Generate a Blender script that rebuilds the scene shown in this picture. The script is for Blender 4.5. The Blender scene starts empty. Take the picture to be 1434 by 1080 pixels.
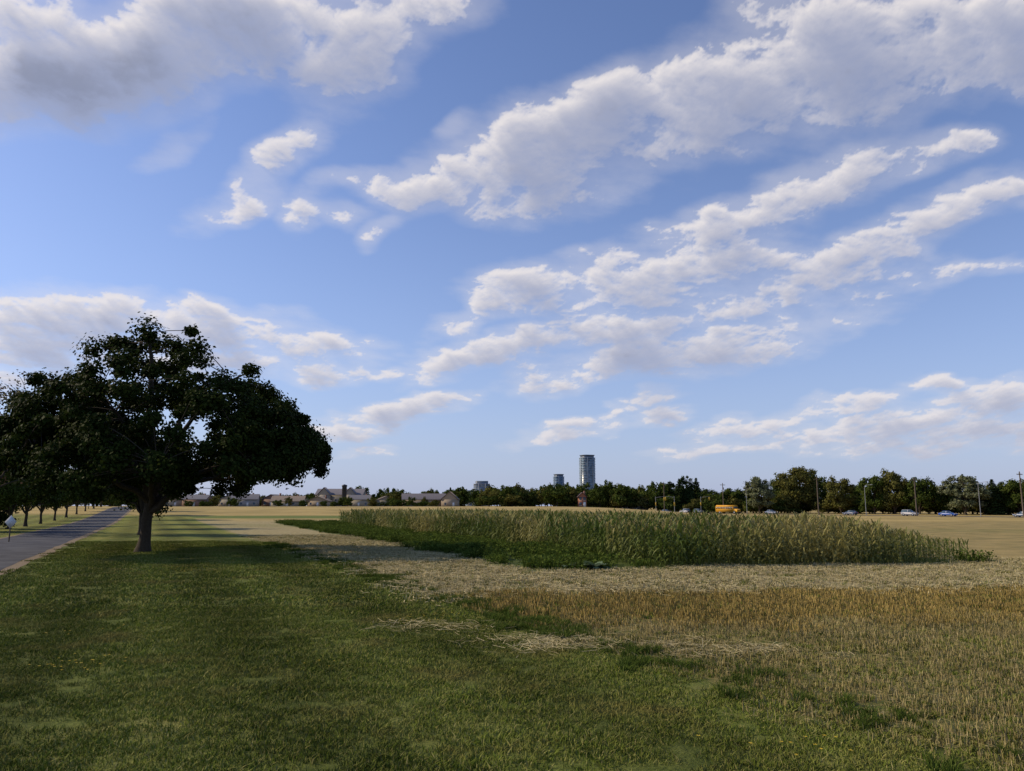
import bpy, math, random
import numpy as np
from mathutils import Vector
R = np.random.RandomState(7); random.seed(7)
rad = math.radians
SC = bpy.context.scene
COL = SC.collection
CAMH = 2.8
TILT = rad(8.9)

# ------------------------------------------------------------------ node helpers
class NT:
    def __init__(s, nt): s.nt = nt
    def n(s, t, **k):
        nd = s.nt.nodes.new(t)
        for a, b in k.items(): setattr(nd, a, b)
        return nd
    def put(s, sock, v):
        if isinstance(v, bpy.types.NodeSocket): s.nt.links.new(v, sock)
        elif v is not None: sock.default_value = v
    def m(s, op, a, b=None, c=None, clamp=False):
        nd = s.n('ShaderNodeMath', operation=op); nd.use_clamp = clamp
        s.put(nd.inputs[0], a); s.put(nd.inputs[1], b); s.put(nd.inputs[2], c)
        return nd.outputs[0]
    def v(s, op, a, b=None, out=0):
        nd = s.n('ShaderNodeVectorMath', operation=op)
        s.put(nd.inputs[0], a); s.put(nd.inputs[1], b)
        return nd.outputs[out]
    def ss(s, x, lo, hi):
        nd = s.n('ShaderNodeMapRange'); nd.interpolation_type = 'SMOOTHSTEP'
        s.put(nd.inputs[0], x); s.put(nd.inputs[1], lo); s.put(nd.inputs[2], hi)
        nd.inputs[3].default_value = 0; nd.inputs[4].default_value = 1
        return nd.outputs[0]
    def mix(s, f, a, b, bt='MIX'):
        nd = s.n('ShaderNodeMix'); nd.data_type = 'RGBA'; nd.blend_type = bt
        s.put(nd.inputs[0], f)
        for i, x in ((6, a), (7, b)):
            if isinstance(x, tuple) and len(x) == 3: x = x + (1,)
            s.put(nd.inputs[i], x)
        return nd.outputs[2]
    def noise(s, vec, scale, detail=4, rough=.55, dim='3D', out=0):
        nd = s.n('ShaderNodeTexNoise'); nd.noise_dimensions = dim
        s.put(nd.inputs['Vector'], vec)
        nd.inputs['Scale'].default_value = scale
        nd.inputs['Detail'].default_value = detail
        nd.inputs['Roughness'].default_value = rough
        return nd.outputs[out]
    def xyz(s, x, y, z=0.0):
        nd = s.n('ShaderNodeCombineXYZ')
        s.put(nd.inputs[0], x); s.put(nd.inputs[1], y); s.put(nd.inputs[2], z)
        return nd.outputs[0]

def new_mat(name):
    m = bpy.data.materials.new(name); m.use_nodes = True
    m.node_tree.nodes.clear()
    return m, NT(m.node_tree)

def finish(m, t, shader):
    o = t.n('ShaderNodeOutputMaterial')
    t.nt.links.new(shader, o.inputs[0])
    return m

def principled(t, col, rough=.7, spec=.3, metal=0., normal=None):
    p = t.n('ShaderNodeBsdfPrincipled')
    if isinstance(col, tuple): col = col + (1,) if len(col) == 3 else col
    t.put(p.inputs['Base Color'], col); t.put(p.inputs['Roughness'], rough)
    p.inputs['Specular IOR Level'].default_value = spec
    p.inputs['Metallic'].default_value = metal
    if normal is not None: t.put(p.inputs['Normal'], normal)
    return p.outputs[0]

def simple(name, col, rough=.7, spec=.3, metal=0., var=.25, scale=3.):
    m, t = new_mat(name)
    g = t.n('ShaderNodeNewGeometry')
    n = t.noise(g.outputs['Position'], scale, 4)
    f = t.m('MULTIPLY_ADD', n, var * 2, 1 - var)
    c = t.v('SCALE', tuple(col)); t.put(c.node.inputs[3], f)
    return finish(m, t, principled(t, c, rough, spec, metal))

def mow(t, pos, amt, wl=4.2):
    sp = t.n('ShaderNodeSeparateXYZ'); t.put(sp.inputs[0], pos)
    u = t.m('MULTIPLY_ADD', sp.outputs[1], .47, sp.outputs[0])
    u = t.m('ADD', u, t.m('MULTIPLY', t.noise(pos, .25, 2), 1.6))
    return t.m('MULTIPLY_ADD', t.m('SINE', t.m('MULTIPLY', u, 6.283 / wl)), amt, 1.0)

def foliage(name, cols, transl=.3, pscale=.25, pvar=.5, spec=.15, patch=None, patch_scale=.2, rough=.6, stripes=0, plo=.47, phi=.66):
    m, t = new_mat(name)
    g = t.n('ShaderNodeNewGeometry')
    cr = t.n('ShaderNodeValToRGB')
    e = cr.color_ramp.elements
    while len(e) < len(cols): e.new(.5)
    for i, c in enumerate(cols):
        e[i].position = i / (len(cols) - 1); e[i].color = c + (1,)
    t.put(cr.inputs[0], g.outputs['Random Per Island'])
    n = t.noise(g.outputs['Position'], pscale, 2)
    f = t.m('MULTIPLY_ADD', n, pvar * 2, 1 - pvar)
    if stripes: f = t.m('MULTIPLY', f, mow(t, g.outputs['Position'], stripes))
    c = t.v('SCALE', cr.outputs[0]); t.put(c.node.inputs[3], f)
    if patch:
        n2 = t.noise(g.outputs['Position'], patch_scale, 3, .6)
        c = t.mix(t.ss(n2, plo, phi), c, patch)
    if spec > 0: p = principled(t, c, rough, spec)
    else:
        df = t.n('ShaderNodeBsdfDiffuse'); t.put(df.inputs[0], c); p = df.outputs[0]
    if transl <= 0: return finish(m, t, p)
    tr = t.n('ShaderNodeBsdfTranslucent'); t.put(tr.inputs[0], c)
    mx = t.n('ShaderNodeMixShader'); mx.inputs[0].default_value = transl
    t.nt.links.new(p, mx.inputs[1]); t.nt.links.new(tr.outputs[0], mx.inputs[2])
    return finish(m, t, mx.outputs[0])

# ------------------------------------------------------------------ mesh helpers
def quad_mesh(name, V, F, MI, mats, smooth=False):
    V = np.asarray(V, dtype=np.float32).reshape(-1, 3); F = np.asarray(F, dtype=np.int32).reshape(-1, 4)
    me = bpy.data.meshes.new(name)
    me.vertices.add(len(V)); me.vertices.foreach_set('co', V.ravel())
    me.loops.add(F.size); me.loops.foreach_set('vertex_index', F.ravel())
    me.polygons.add(len(F)); me.polygons.foreach_set('loop_start', np.arange(len(F), dtype=np.int32) * 4)
    for m in mats: me.materials.append(m)
    if MI is not None: me.polygons.foreach_set('material_index', np.asarray(MI, dtype=np.int32))
    if smooth: me.polygons.foreach_set('use_smooth', np.ones(len(F), dtype=bool))
    me.update(calc_edges=True)
    return me

class QB:
    """accumulates quads"""
    def __init__(s): s.V = []; s.F = []; s.M = []; s.n = 0
    def add(s, V, F, mi=0):
        V = np.asarray(V, dtype=float).reshape(-1, 3); F = np.asarray(F, dtype=int).reshape(-1, 4)
        s.V.append(V); s.F.append(F + s.n); s.n += len(V)
        s.M.append(np.full(len(F), mi) if np.isscalar(mi) else np.asarray(mi))
    def tube(s, P, rr, sides=6, mi=0):
        P = np.asarray(P, float); k = len(P)
        T = np.gradient(P, axis=0); T /= np.linalg.norm(T, axis=1)[:, None] + 1e-9
        ref = np.array([1., 0, 0]) if abs(T[0][0]) < .8 else np.array([0, 1., 0])
        A = np.cross(T, ref); A /= np.linalg.norm(A, axis=1)[:, None] + 1e-9
        B = np.cross(T, A)
        an = np.arange(sides) * 2 * math.pi / sides
        rr = np.asarray(rr, float)
        V = P[:, None, :] + rr[:, None, None] * (np.cos(an)[None, :, None] * A[:, None, :] + np.sin(an)[None, :, None] * B[:, None, :])
        F = []
        for i in range(k - 1):
            for j in range(sides):
                j2 = (j + 1) % sides
                F.append((i * sides + j, i * sides + j2, (i + 1) * sides + j2, (i + 1) * sides + j))
        s.add(V.reshape(-1, 3), F, mi)
    def box(s, x0, x1, y0, y1, z0, z1, mi=0, tx=0, ty=0):
        V = [(x0, y0, z0), (x1, y0, z0), (x1, y1, z0), (x0, y1, z0),
             (x0 + tx, y0 + ty, z1), (x1 - tx, y0 + ty, z1), (x1 - tx, y1 - ty, z1), (x0 + tx, y1 - ty, z1)]
        s.add(V, [(0, 3, 2, 1), (4, 5, 6, 7), (0, 1, 5, 4), (1, 2, 6, 5), (2, 3, 7, 6), (3, 0, 4, 7)], mi)
    def leaves(s, C, N, L, W, mi=1):
        n = len(C)
        rnd = R.normal(size=(n, 3))
        U = np.cross(N, rnd); U /= np.linalg.norm(U, axis=1)[:, None] + 1e-9
        Vv = np.cross(N, U); Vv /= np.linalg.norm(Vv, axis=1)[:, None] + 1e-9
        L = np.asarray(L)[:, None]; W = np.asarray(W)[:, None]
        V = np.stack([C - Vv * L * .5, C + U * W * .5 + Vv * L * .05, C + Vv * L * .5, C - U * W * .5 + Vv * L * .05], 1).reshape(-1, 3)
        s.add(V, np.arange(4 * n).reshape(-1, 4), mi)
    def mesh(s, name, mats, smooth=False):
        return quad_mesh(name, np.concatenate(s.V), np.concatenate(s.F), np.concatenate(s.M), mats, smooth)

def obj(name, me, loc=(0, 0, 0), rot=0., scale=1., parent=None):
    o = bpy.data.objects.new(name, me); COL.objects.link(o)
    o.location = loc; o.rotation_euler = (0, 0, rot)
    o.scale = (scale,) * 3 if np.isscalar(scale) else scale
    if parent: o.parent = parent
    return o

def ssn(a, b, x):
    t = np.clip((np.asarray(x, float) - a) / (b - a), 0, 1); return t * t * (3 - 2 * t)
def tz(x, y):
    x = np.asarray(x, float); y = np.asarray(y, float)
    big = 2.45 * ssn(110, 270, y) * (1 - ssn(20, 75, x))
    und = .05 * np.sin(x * .35 + 1) * np.sin(y * .27 + .5) * ssn(-3, 3, x + .46 * y) * (1 - ssn(80, 110, y))
    return big + und

# ------------------------------------------------------------------ instancing (geometry nodes)
def scatter(name, pts, rots, scl, idx, variants):
    col = bpy.data.collections.new(name + "_variants")
    for i, me in enumerate(variants):
        col.objects.link(bpy.data.objects.new("%s_variant_%02d" % (name, i), me))
    me = bpy.data.meshes.new(name)
    me.vertices.add(len(pts)); me.vertices.foreach_set('co', np.asarray(pts, np.float32).ravel())
    a = me.attributes.new('rot', 'FLOAT_VECTOR', 'POINT'); a.data.foreach_set('vector', np.asarray(rots, np.float32).ravel())
    a = me.attributes.new('scl', 'FLOAT_VECTOR', 'POINT'); a.data.foreach_set('vector', np.asarray(scl, np.float32).ravel())
    a = me.attributes.new('idx', 'INT', 'POINT'); a.data.foreach_set('value', np.asarray(idx, np.int32))
    me.update()
    o = obj(name, me)
    ng = bpy.data.node_groups.new(name + "_gn", 'GeometryNodeTree')
    ng.interface.new_socket('Geometry', in_out='INPUT', socket_type='NodeSocketGeometry')
    ng.interface.new_socket('Geometry', in_out='OUTPUT', socket_type='NodeSocketGeometry')
    N = ng.nodes; Lk = ng.links
    gi = N.new('NodeGroupInput'); go = N.new('NodeGroupOutput')
    ci = N.new('GeometryNodeCollectionInfo'); ci.inputs['Collection'].default_value = col
    ci.inputs['Separate Children'].default_value = True; ci.inputs['Reset Children'].default_value = True
    ip = N.new('GeometryNodeInstanceOnPoints'); ip.inputs['Pick Instance'].default_value = True
    def na(nm, dt):
        k = N.new('GeometryNodeInputNamedAttribute'); k.data_type = dt; k.inputs['Name'].default_value = nm
        return k.outputs['Attribute']
    Lk.new(gi.outputs[0], ip.inputs['Points']); Lk.new(ci.outputs[0], ip.inputs['Instance'])
    Lk.new(na('idx', 'INT'), ip.inputs['Instance Index'])
    er = N.new('FunctionNodeEulerToRotation'); Lk.new(na('rot', 'FLOAT_VECTOR'), er.inputs[0])
    Lk.new(er.outputs[0], ip.inputs['Rotation']); Lk.new(na('scl', 'FLOAT_VECTOR'), ip.inputs['Scale'])
    Lk.new(ip.outputs[0], go.inputs[0])
    md = o.modifiers.new('instances', 'NODES'); md.node_group = ng
    return o

# ------------------------------------------------------------------ camera / sun
cam = bpy.data.cameras.new("camera"); co = obj("camera", cam, (0, 0, CAMH))
co.rotation_euler = (math.pi / 2 + TILT, 0, 0)
cam.sensor_width = 36; cam.lens = 27; cam.clip_end = 30000; cam.clip_start = .1
SC.camera = co
AZ, EL = rad(-80), rad(34)
S = Vector((math.sin(AZ) * math.cos(EL), math.cos(AZ) * math.cos(EL), math.sin(EL)))
sl = bpy.data.lights.new("sun", 'SUN'); sl.energy = 4.3; sl.angle = rad(.5); sl.color = (1, .83, .60)
so = obj("sun", sl, (-50, 20, 60)); so.rotation_mode = 'QUATERNION'; so.rotation_quaternion = S.to_track_quat('Z', 'Y')
SC.view_settings.view_transform = 'Standard'; SC.view_settings.look = 'None'; SC.view_settings.exposure = 0

# ------------------------------------------------------------------ sky
W = bpy.data.worlds.new("World"); SC.world = W; W.use_nodes = True
W.node_tree.nodes.clear(); t = NT(W.node_tree)
tc = t.n('ShaderNodeTexCoord'); d = tc.outputs['Generated']
sky = t.n('ShaderNodeTexSky', sky_type='NISHITA'); sky.sun_disc = False
sky.sun_elevation = EL; sky.sun_rotation = AZ; sky.altitude = 200; sky.air_density = 1.0; sky.dust_density = .6; sky.ozone_density = 2.0
skc = t.v('MULTIPLY', sky.outputs[0], (.98, .98, 1.18))
sz = t.n('ShaderNodeSeparateXYZ'); t.put(sz.inputs[0], d)
hz = t.m('POWER', t.m('SUBTRACT', 1.0, t.m('MAXIMUM', sz.outputs[2], 0.0)), 5.0)
skc = t.mix(t.m('MULTIPLY', hz, .85), skc, (2.9, 3.45, 5.2))
bg = t.n('ShaderNodeBackground'); t.put(bg.inputs[0], skc); bg.inputs[1].default_value = .13
wo = t.n('ShaderNodeOutputWorld'); t.nt.links.new(bg.outputs[0], wo.inputs[0])

# ---- cumulus clouds on a dome sector 9 km away (density and light computed per direction)
CL = [(-537,455,270,76,12,1.8),(-657,415,150,45,5,1.2),(-690,520,110,40,0,.7),(-420,505,110,40,15,.9),
(-217,490,80,62,40,.6),(-257,440,40,32,0,.5),(-157,525,80,32,10,.55),
(-142,285,62,38,5,1),(-37,310,110,48,10,1.1),(53,325,115,70,15,1.1),(163,370,135,72,25,1.1),(303,410,170,72,20,1.2),(463,450,200,78,18,1.2),(613,490,180,70,15,1.1),(713,470,80,45,0,.7),(363,530,60,30,20,.5),(520,395,90,30,15,.4),
(-337,305,80,22,35,.40),(-367,255,45,15,10,.5),(-292,240,25,17,45,.45),(-237,235,28,12,-10,.45),(-227,290,35,13,20,.40),(-77,370,22,14,30,.5),(-187,215,20,9,30,.38),(-480,340,30,12,30,.25),(-435,395,22,9,20,.25),
(273,220,85,30,15,.8),(383,265,105,30,22,.8),(493,300,95,26,15,.8),(593,325,60,16,10,.55),
(-27,115,75,17,25,.75),(63,150,90,32,10,.8),(173,150,85,32,5,.8),(293,160,95,32,10,.55),
(393,140,60,17,15,.75),(473,180,105,29,20,.85),(583,225,115,28,25,.85),(693,265,75,19,10,.8),
(-97,30,50,19,20,.9),(-7,60,105,21,15,.9),(113,75,110,19,5,.7),(253,100,130,19,10,.5),
(58,10,55,20,5,.8),(163,40,60,19,20,.95),(273,50,130,26,8,.8),(393,85,85,17,12,.55),(320,130,150,22,8,.25),
(83,-60,65,13,10,.9),(203,-43,36,11,5,.8),(193,-15,34,10,15,.75),(137,-30,14,6,20,.6),(-162,-35,95,14,10,.9),(-230,-60,70,8,5,.5),(-210,-92,30,5,10,.5),
(-657,90,130,44,3,1.1),(-567,110,55,27,0,1),(-387,80,88,28,0,1),(-477,100,55,17,0,.65),(-277,55,105,17,-5,.75),(-400,40,120,20,0,.45),(-257,15,50,15,0,.65),(-172,15,24,8,0,.55),(-717,40,130,34,0,.75),(-560,40,150,26,0,.45),
(343,-55,80,14,12,.8),(293,-88,70,8,5,.6),(463,-30,80,12,10,.7),(483,-65,100,13,5,.8),(593,-45,120,18,8,.9),(693,-15,90,20,15,.95),(603,0,48,12,0,.85),(683,-62,100,18,0,.8),(663,165,60,8,10,.35),(560,-80,160,12,2,.55)]
PT = np.random.RandomState(11).permutation(4096); GA = np.random.RandomState(12).uniform(0, 6.2832, 4096)
GX, GY = np.cos(GA), np.sin(GA)
def perlin(x, y, sd=0):
    xi = np.floor(x).astype(int); yi = np.floor(y).astype(int); xf = x - xi; yf = y - yi
    u = xf ** 3 * (xf * (xf * 6 - 15) + 10); v = yf ** 3 * (yf * (yf * 6 - 15) + 10)
    def gr(ix, iy, fx, fy):
        h = PT[(PT[(ix + sd * 37) & 4095] + iy) & 4095]; return GX[h] * fx + GY[h] * fy
    a0 = gr(xi, yi, xf, yf); a1 = gr(xi + 1, yi, xf - 1, yf); b0 = gr(xi, yi + 1, xf, yf - 1); b1 = gr(xi + 1, yi + 1, xf - 1, yf - 1)
    return (a0 * (1 - u) + a1 * u) * (1 - v) + (b0 * (1 - u) + b1 * u) * v
def fbm(x, y, oc, sd, gain=.5, billow=False):
    s_ = 0; a_ = 1.; n_ = 0
    for o in range(oc):
        p_ = perlin(x * 2 ** o + o * 17.3, y * 2 ** o + o * 9.1, sd + o)
        s_ = s_ + a_ * ((.42 - np.abs(p_) * 2) if billow else p_ * 1.6); n_ += a_; a_ *= gain
    return s_ / n_
STEP = .075
az = np.radians(np.arange(-48, 48.01, STEP)); el = np.radians(np.arange(-.4, 38.2, STEP))
AZg, ELg = np.meshgrid(az, el)
dx, dy, dz = np.sin(AZg) * np.cos(ELg), np.cos(AZg) * np.cos(ELg), np.sin(ELg)
ct, st = math.cos(TILT), math.sin(TILT)
fw = dy * ct + dz * st; A_ = dx / fw; B_ = (-dy * st + dz * ct) / fw
wq = np.maximum(B_ + .44, .06); qx = A_ / wq; qy = -1.0 / wq
q1 = qx * .95 + qy * .10; q2 = qy
PX = A_ + .045 * fbm(q1 * 5, q2 * 5, 3, 1) * wq ** .6; PY = B_ + .032 * fbm(q1 * 5, q2 * 5, 3, 5) * wq ** .6
accm = np.full(PX.shape, 1e-6)
for (x, y, rx, ry, an, h) in CL:
    x /= 1075; y /= 1075; rx = rx * 1.12 / 1075; ry = ry * 1.14 / 1075
    c, s_ = math.cos(rad(an)), math.sin(rad(an))
    d1 = (c * (PX - x) + s_ * (PY - y)) / rx; d2 = (-s_ * (PX - x) + c * (PY - y)) / ry
    accm += np.exp(np.clip(4.5 * (h * (1 - d1 * d1 - d2 * d2)), -30, 12))
M_ = np.log(accm) / 4.5
low_n = fbm(q1 * 5.5, q2 * 5.5, 7, 20, .58); bil = fbm(q1 * 11 + low_n * .8, q2 * 11 + low_n * .8, 6, 40, .6, True)
wisp = fbm(q1 * 9 - q2 * 3, q2 * 22 + q1 * 4, 5, 60, .6)
Dn = np.maximum(M_, -2.5) - .22 + 1.45 * low_n + 1.0 * bil + .35 * wisp
dens = np.clip(Dn, 0, 1.5)
acc = np.zeros_like(dens)
def shifted(arr, sx, sy):  # value toward the sun: left and up
    kx = int(round(sx / STEP)); ky = int(round(sy / STEP)); return np.pad(arr, ((0, ky), (kx, 0)), mode='edge')[ky:, :arr.shape[1]]
for stp, wg in ((.15, .36), (.35, .38), (.6, .38), (1.0, .40), (1.6, .40), (2.5, .36), (3.8, .26), (5.5, .18)):
    acc += shifted(dens, stp * .62, stp * .78) * wg
light = np.exp(-.92 * acc)
alpha = 1 - np.exp(-np.clip(Dn, 0, 3) * (1.5 + 4.2 * light))
veil = .30 * ssn(-1.0, .5, M_ + .9 * low_n + .4 * wisp)
alpha = np.maximum(alpha, veil)
lit = np.clip(light * 1.18 + .05, 0, 1)[..., None]
sh = np.array([.285, .33, .49]); li = np.array([.85, .80, .79])
col = sh + (li - sh) * lit
col = col * (1 - .22 * ssn(1.1, 2.2, Dn))[..., None]
elh = np.exp(-np.degrees(ELg) / 6.0)[..., None]
col = col * (1 - .35 * elh) + np.array([.60, .54, .60]) * .35 * elh
alpha = alpha * (.96 - .25 * elh[..., 0]) * (1 - ssn(43, 47, np.degrees(np.abs(AZg)))) * ssn(-.2, .6, np.degrees(ELg)) * (1 - ssn(37, 38, np.degrees(ELg)))
RD_ = 9000
V = np.stack([dx * RD_, dy * RD_, dz * RD_], -1).reshape(-1, 3)
nr, nc = AZg.shape; ii, jj = np.meshgrid(np.arange(nr - 1), np.arange(nc - 1), indexing='ij'); k = (ii * nc + jj).ravel()
F = np.stack([k, k + 1, k + nc + 1, k + nc], 1)
al = alpha.ravel(); keep = (al[F].max(1) > .004); F = F[keep]
cm, t = new_mat("cloud_vapour")
at = t.n('ShaderNodeAttribute'); at.attribute_name = 'cloud'
em = t.n('ShaderNodeEmission'); t.put(em.inputs[0], at.outputs['Color']); em.inputs[1].default_value = 1.0
tp = t.n('ShaderNodeBsdfTransparent'); mx = t.n('ShaderNodeMixShader')
t.put(mx.inputs[0], at.outputs['Alpha']); t.nt.links.new(tp.outputs[0], mx.inputs[1]); t.nt.links.new(em.outputs[0], mx.inputs[2])
finish(cm, t, mx.outputs[0]); cm.cycles.emission_sampling = 'NONE'
cme = quad_mesh("sky_clouds", V, F, None, [cm])
ca = cme.attributes.new('cloud', 'FLOAT_COLOR', 'POINT')
ca.data.foreach_set('color', np.concatenate([col.reshape(-1, 3), al[:, None]], 1).astype(np.float32).ravel())
obj("sky", cme)

# ------------------------------------------------------------------ ground
gm_, t = new_mat("ground_mixed_turf_and_stubble")
ge = t.n('ShaderNodeNewGeometry'); pos = ge.outputs['Position']
sp = t.n('ShaderNodeSeparateXYZ'); t.put(sp.inputs[0], pos)
X, Y = sp.outputs[0], sp.outputs[1]
n1 = t.noise(pos, .35, 5, .6); n2 = t.noise(pos, 2.5, 5, .65); n3 = t.noise(pos, 18., 4, .7); n4 = t.noise(pos, .05, 4, .6)
wob = t.m('MULTIPLY_ADD', n1, 3.0, -1.5); wob2 = t.m('MULTIPLY_ADD', n2, 1.6, -.8)
wb = t.m('ADD', wob, wob2)
def lin(cx, cy, c0, warp=1.):
    return t.m('ADD', t.m('MULTIPLY_ADD', X, cx, t.m('MULTIPLY_ADD', Y, cy, c0)), t.m('MULTIPLY', wb, warp))
lawn = t.mix(t.ss(n2, .35, .65), (.065, .088, .014), (.115, .135, .028))
lawn = t.mix(t.ss(n1, .45, .7), lawn, (.15, .15, .040))
near = t.mix(t.ss(n2, .38, .62), (.085, .105, .024), (.20, .165, .06))
gold = t.mix(t.ss(n2, .35, .65), (.16, .135, .04), (.26, .19, .065))
pale = t.mix(t.ss(n2, .3, .62), (.20, .17, .075), (.37, .31, .16))
c = t.mix(t.ss(lin(0, 1, -19.0), -1.2, 1.2), near, gold)
c = t.mix(t.ss(lin(-.08, 1, -24.8), -1., 1.), c, pale)
tan = t.mix(t.ss(n1, .35, .65), (.22, .18, .07), (.34, .26, .105))
c = t.mix(t.ss(lin(.12, 1, -44.0), -3, 3), c, t.mix(t.ss(lin(1, .31, -33.), -4, 2), pale, tan))
far = t.mix(t.ss(n4, .4, .6), (.29, .225, .085), (.40, .30, .115))
c = t.mix(t.ss(Y, 125., 150.), c, far)
gr2 = t.m('MULTIPLY', t.ss(lin(.25, 1, -95., 1), -4, 4), t.ss(lin(.25, 1, -110., 1), 4, -4))
c = t.mix(t.m('MULTIPLY', gr2, .3), c, (.14, .15, .045))
wm = t.m('MULTIPLY', t.ss(lin(1, .423, -15.2, .6), -.5, .5), t.ss(lin(1, .31, -36., .5), .8, -.5))
wm = t.m('MULTIPLY', wm, t.ss(lin(-.27, 1, -33.2, .4), -.4, .4))
wm = t.m('MULTIPLY', wm, t.ss(Y, 134., 128.))
weed = t.mix(t.ss(n2, .35, .65), (.045, .068, .014), (.09, .115, .028))
c = t.mix(wm, c, weed)
gs = t.m('MULTIPLY', t.ss(lin(0, 1, -150., 1), -3, 3), t.ss(lin(0, 1, -166., 1), 3, -3))
gs = t.m('MULTIPLY', gs, t.ss(X, 45., 38.))
c = t.mix(gs, c, (.12, .155, .04))
lf = t.ss(lin(1, .47, -9.4, .55), .5, -.6)
farlawn = t.mix(t.ss(n1, .4, .65), (.12, .14, .028), (.19, .18, .045))
lawn = t.mix(t.ss(Y, 35., 90.), lawn, farlawn)
lm = t.v('SCALE', lawn); t.put(lm.node.inputs[3], mow(t, pos, .2))
lf2 = t.m('MULTIPLY', lf, t.ss(t.m('MULTIPLY_ADD', X, .2, Y), 165., 140.))
c = t.mix(lf2, c, lm)
sc = t.v('SCALE', c); t.put(sc.node.inputs[3], t.m('MULTIPLY_ADD', n3, 1.1, .45))
bp = t.n('ShaderNodeBump'); bp.inputs['Strength'].default_value = .8; bp.inputs['Distance'].default_value = .06
t.put(bp.inputs['Height'], t.m('ADD', n3, n2))
finish(gm_, t, principled(t, sc, .95, .1, normal=bp.outputs[0]))
ylines = np.concatenate([[-400, -150, -60], np.arange(-30, 122, 2.), np.arange(125, 305, 5.), [340, 400, 500, 650, 900, 1300, 2000, 3500, 6000, 8800]])
xr = np.arange(-160, 161, 2.); xo = np.array([170, 185, 205, 235, 280, 350, 480, 700, 1100, 2000, 4000, 8000.])
xlines = np.concatenate([-xo[::-1], xr, xo])
XX, YY = np.meshgrid(xlines, ylines); ZZ = tz(XX, YY)
V = np.stack([XX, YY, ZZ], -1).reshape(-1, 3); nxl = len(xlines)
ii, jj = np.meshgrid(np.arange(len(ylines) - 1), np.arange(nxl - 1), indexing='ij'); k = (ii * nxl + jj).ravel()
F = np.stack([k, k + 1, k + nxl + 1, k + nxl], 1)
obj("ground", quad_mesh("ground", V, F, None, [gm_], True))

# ------------------------------------------------------------------ lane (left) and far road
am, t = new_mat("asphalt")
ge = t.n('ShaderNodeNewGeometry'); pos = ge.outputs['Position']
n = t.noise(pos, .5, 5, .6); nb = t.noise(pos, 25., 3, .6)
c = t.mix(t.ss(n, .35, .65), (.050, .052, .060), (.080, .082, .090))
sc = t.v('SCALE', c); t.put(sc.node.inputs[3], t.m('MULTIPLY_ADD', nb, .8, .6))
finish(am, t, principled(t, sc, .9, .1))
gr = simple("gravel_shoulder", (.19, .15, .10), .95, .1, var=.6, scale=6)
def strip(name, ys, xl, xr_, dz, mat):
    V = []; F = []
    for i, y in enumerate(ys):
        for x in (xl(y), xr_(y)): V.append((x, y, float(tz(x, y)) + dz))
        if i: F.append((2 * i - 2, 2 * i - 1, 2 * i + 1, 2 * i))
    return obj(name, quad_mesh(name, V, F, None, [mat]))
ys = [y for y in ylines if -40 < y < 400]
def jit(y, k): return .12 * math.sin(y * 1.7 + k) + .1 * math.sin(y * .53 + k * 2)
strip("gravel_verge", ys, lambda y: -13.3 - .46 * y + jit(y, 3), lambda y: -6.0 - .46 * y + jit(y, 1), .006, gr)
strip("road", ys, lambda y: -12.9 - .46 * y, lambda y: -6.6 - .46 * y + .5 * jit(y, 1), .012, am)
def far_road(name, off, w, dz, mat):
    p0 = np.array([220., 25.]); p1 = np.array([-25., 459.7]); dv = (p1 - p0) / np.linalg.norm(p1 - p0); nv = np.array([dv[1], -dv[0]])
    V = []; F = []
    for i in range(61):
        q = p0 + (p1 - p0) * i / 60
        for s in (-w / 2, w / 2):
            r = q + nv * (s + off); V.append((r[0], r[1], float(tz(r[0], r[1])) + dz))
        if i: F.append((2 * i - 2, 2 * i, 2 * i + 1, 2 * i - 1))
    return obj(name, quad_mesh(name, V, F, None, [mat]))
far_road("road", 0, 10, .03, am)
far_road("road_line_marking", 0, .25, .04, simple("yellow_road_paint", (.6, .45, .08)))

# ------------------------------------------------------------------ trees
bark = simple("bark", (.06, .048, .036), .95, .1, var=.5, scale=8)
L_maple = foliage("maple_leaves", [(.013, .022, .004), (.022, .034, .006), (.040, .052, .011)], .2, .35, .5, spec=.03)
L_green = foliage("broadleaf_green", [(.032, .050, .009), (.055, .078, .016), (.09, .11, .028)], .2, .12, .5, 0)
L_olive = foliage("broadleaf_olive", [(.065, .07, .016), (.10, .10, .026), (.14, .13, .04)], .2, .12, .4, 0)
L_grey = foliage("broadleaf_silver", [(.085, .10, .045), (.12, .135, .07), (.16, .17, .095)], .15, .12, .4, 0)
L_pine = foliage("conifer_needles", [(.018, .030, .010), (.028, .044, .014), (.042, .060, .020)], 0, .12, .4, 0)
L_red = foliage("sparse_leaves", [(.11, .06, .045), (.08, .09, .035), (.16, .09, .065)], .2, .3, .4, 0)

def bez(a, b, c, n):
    s = np.linspace(0, 1, n)[:, None]; return (1 - s) ** 2 * a + 2 * s * (1 - s) * b + s * s * c

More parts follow.
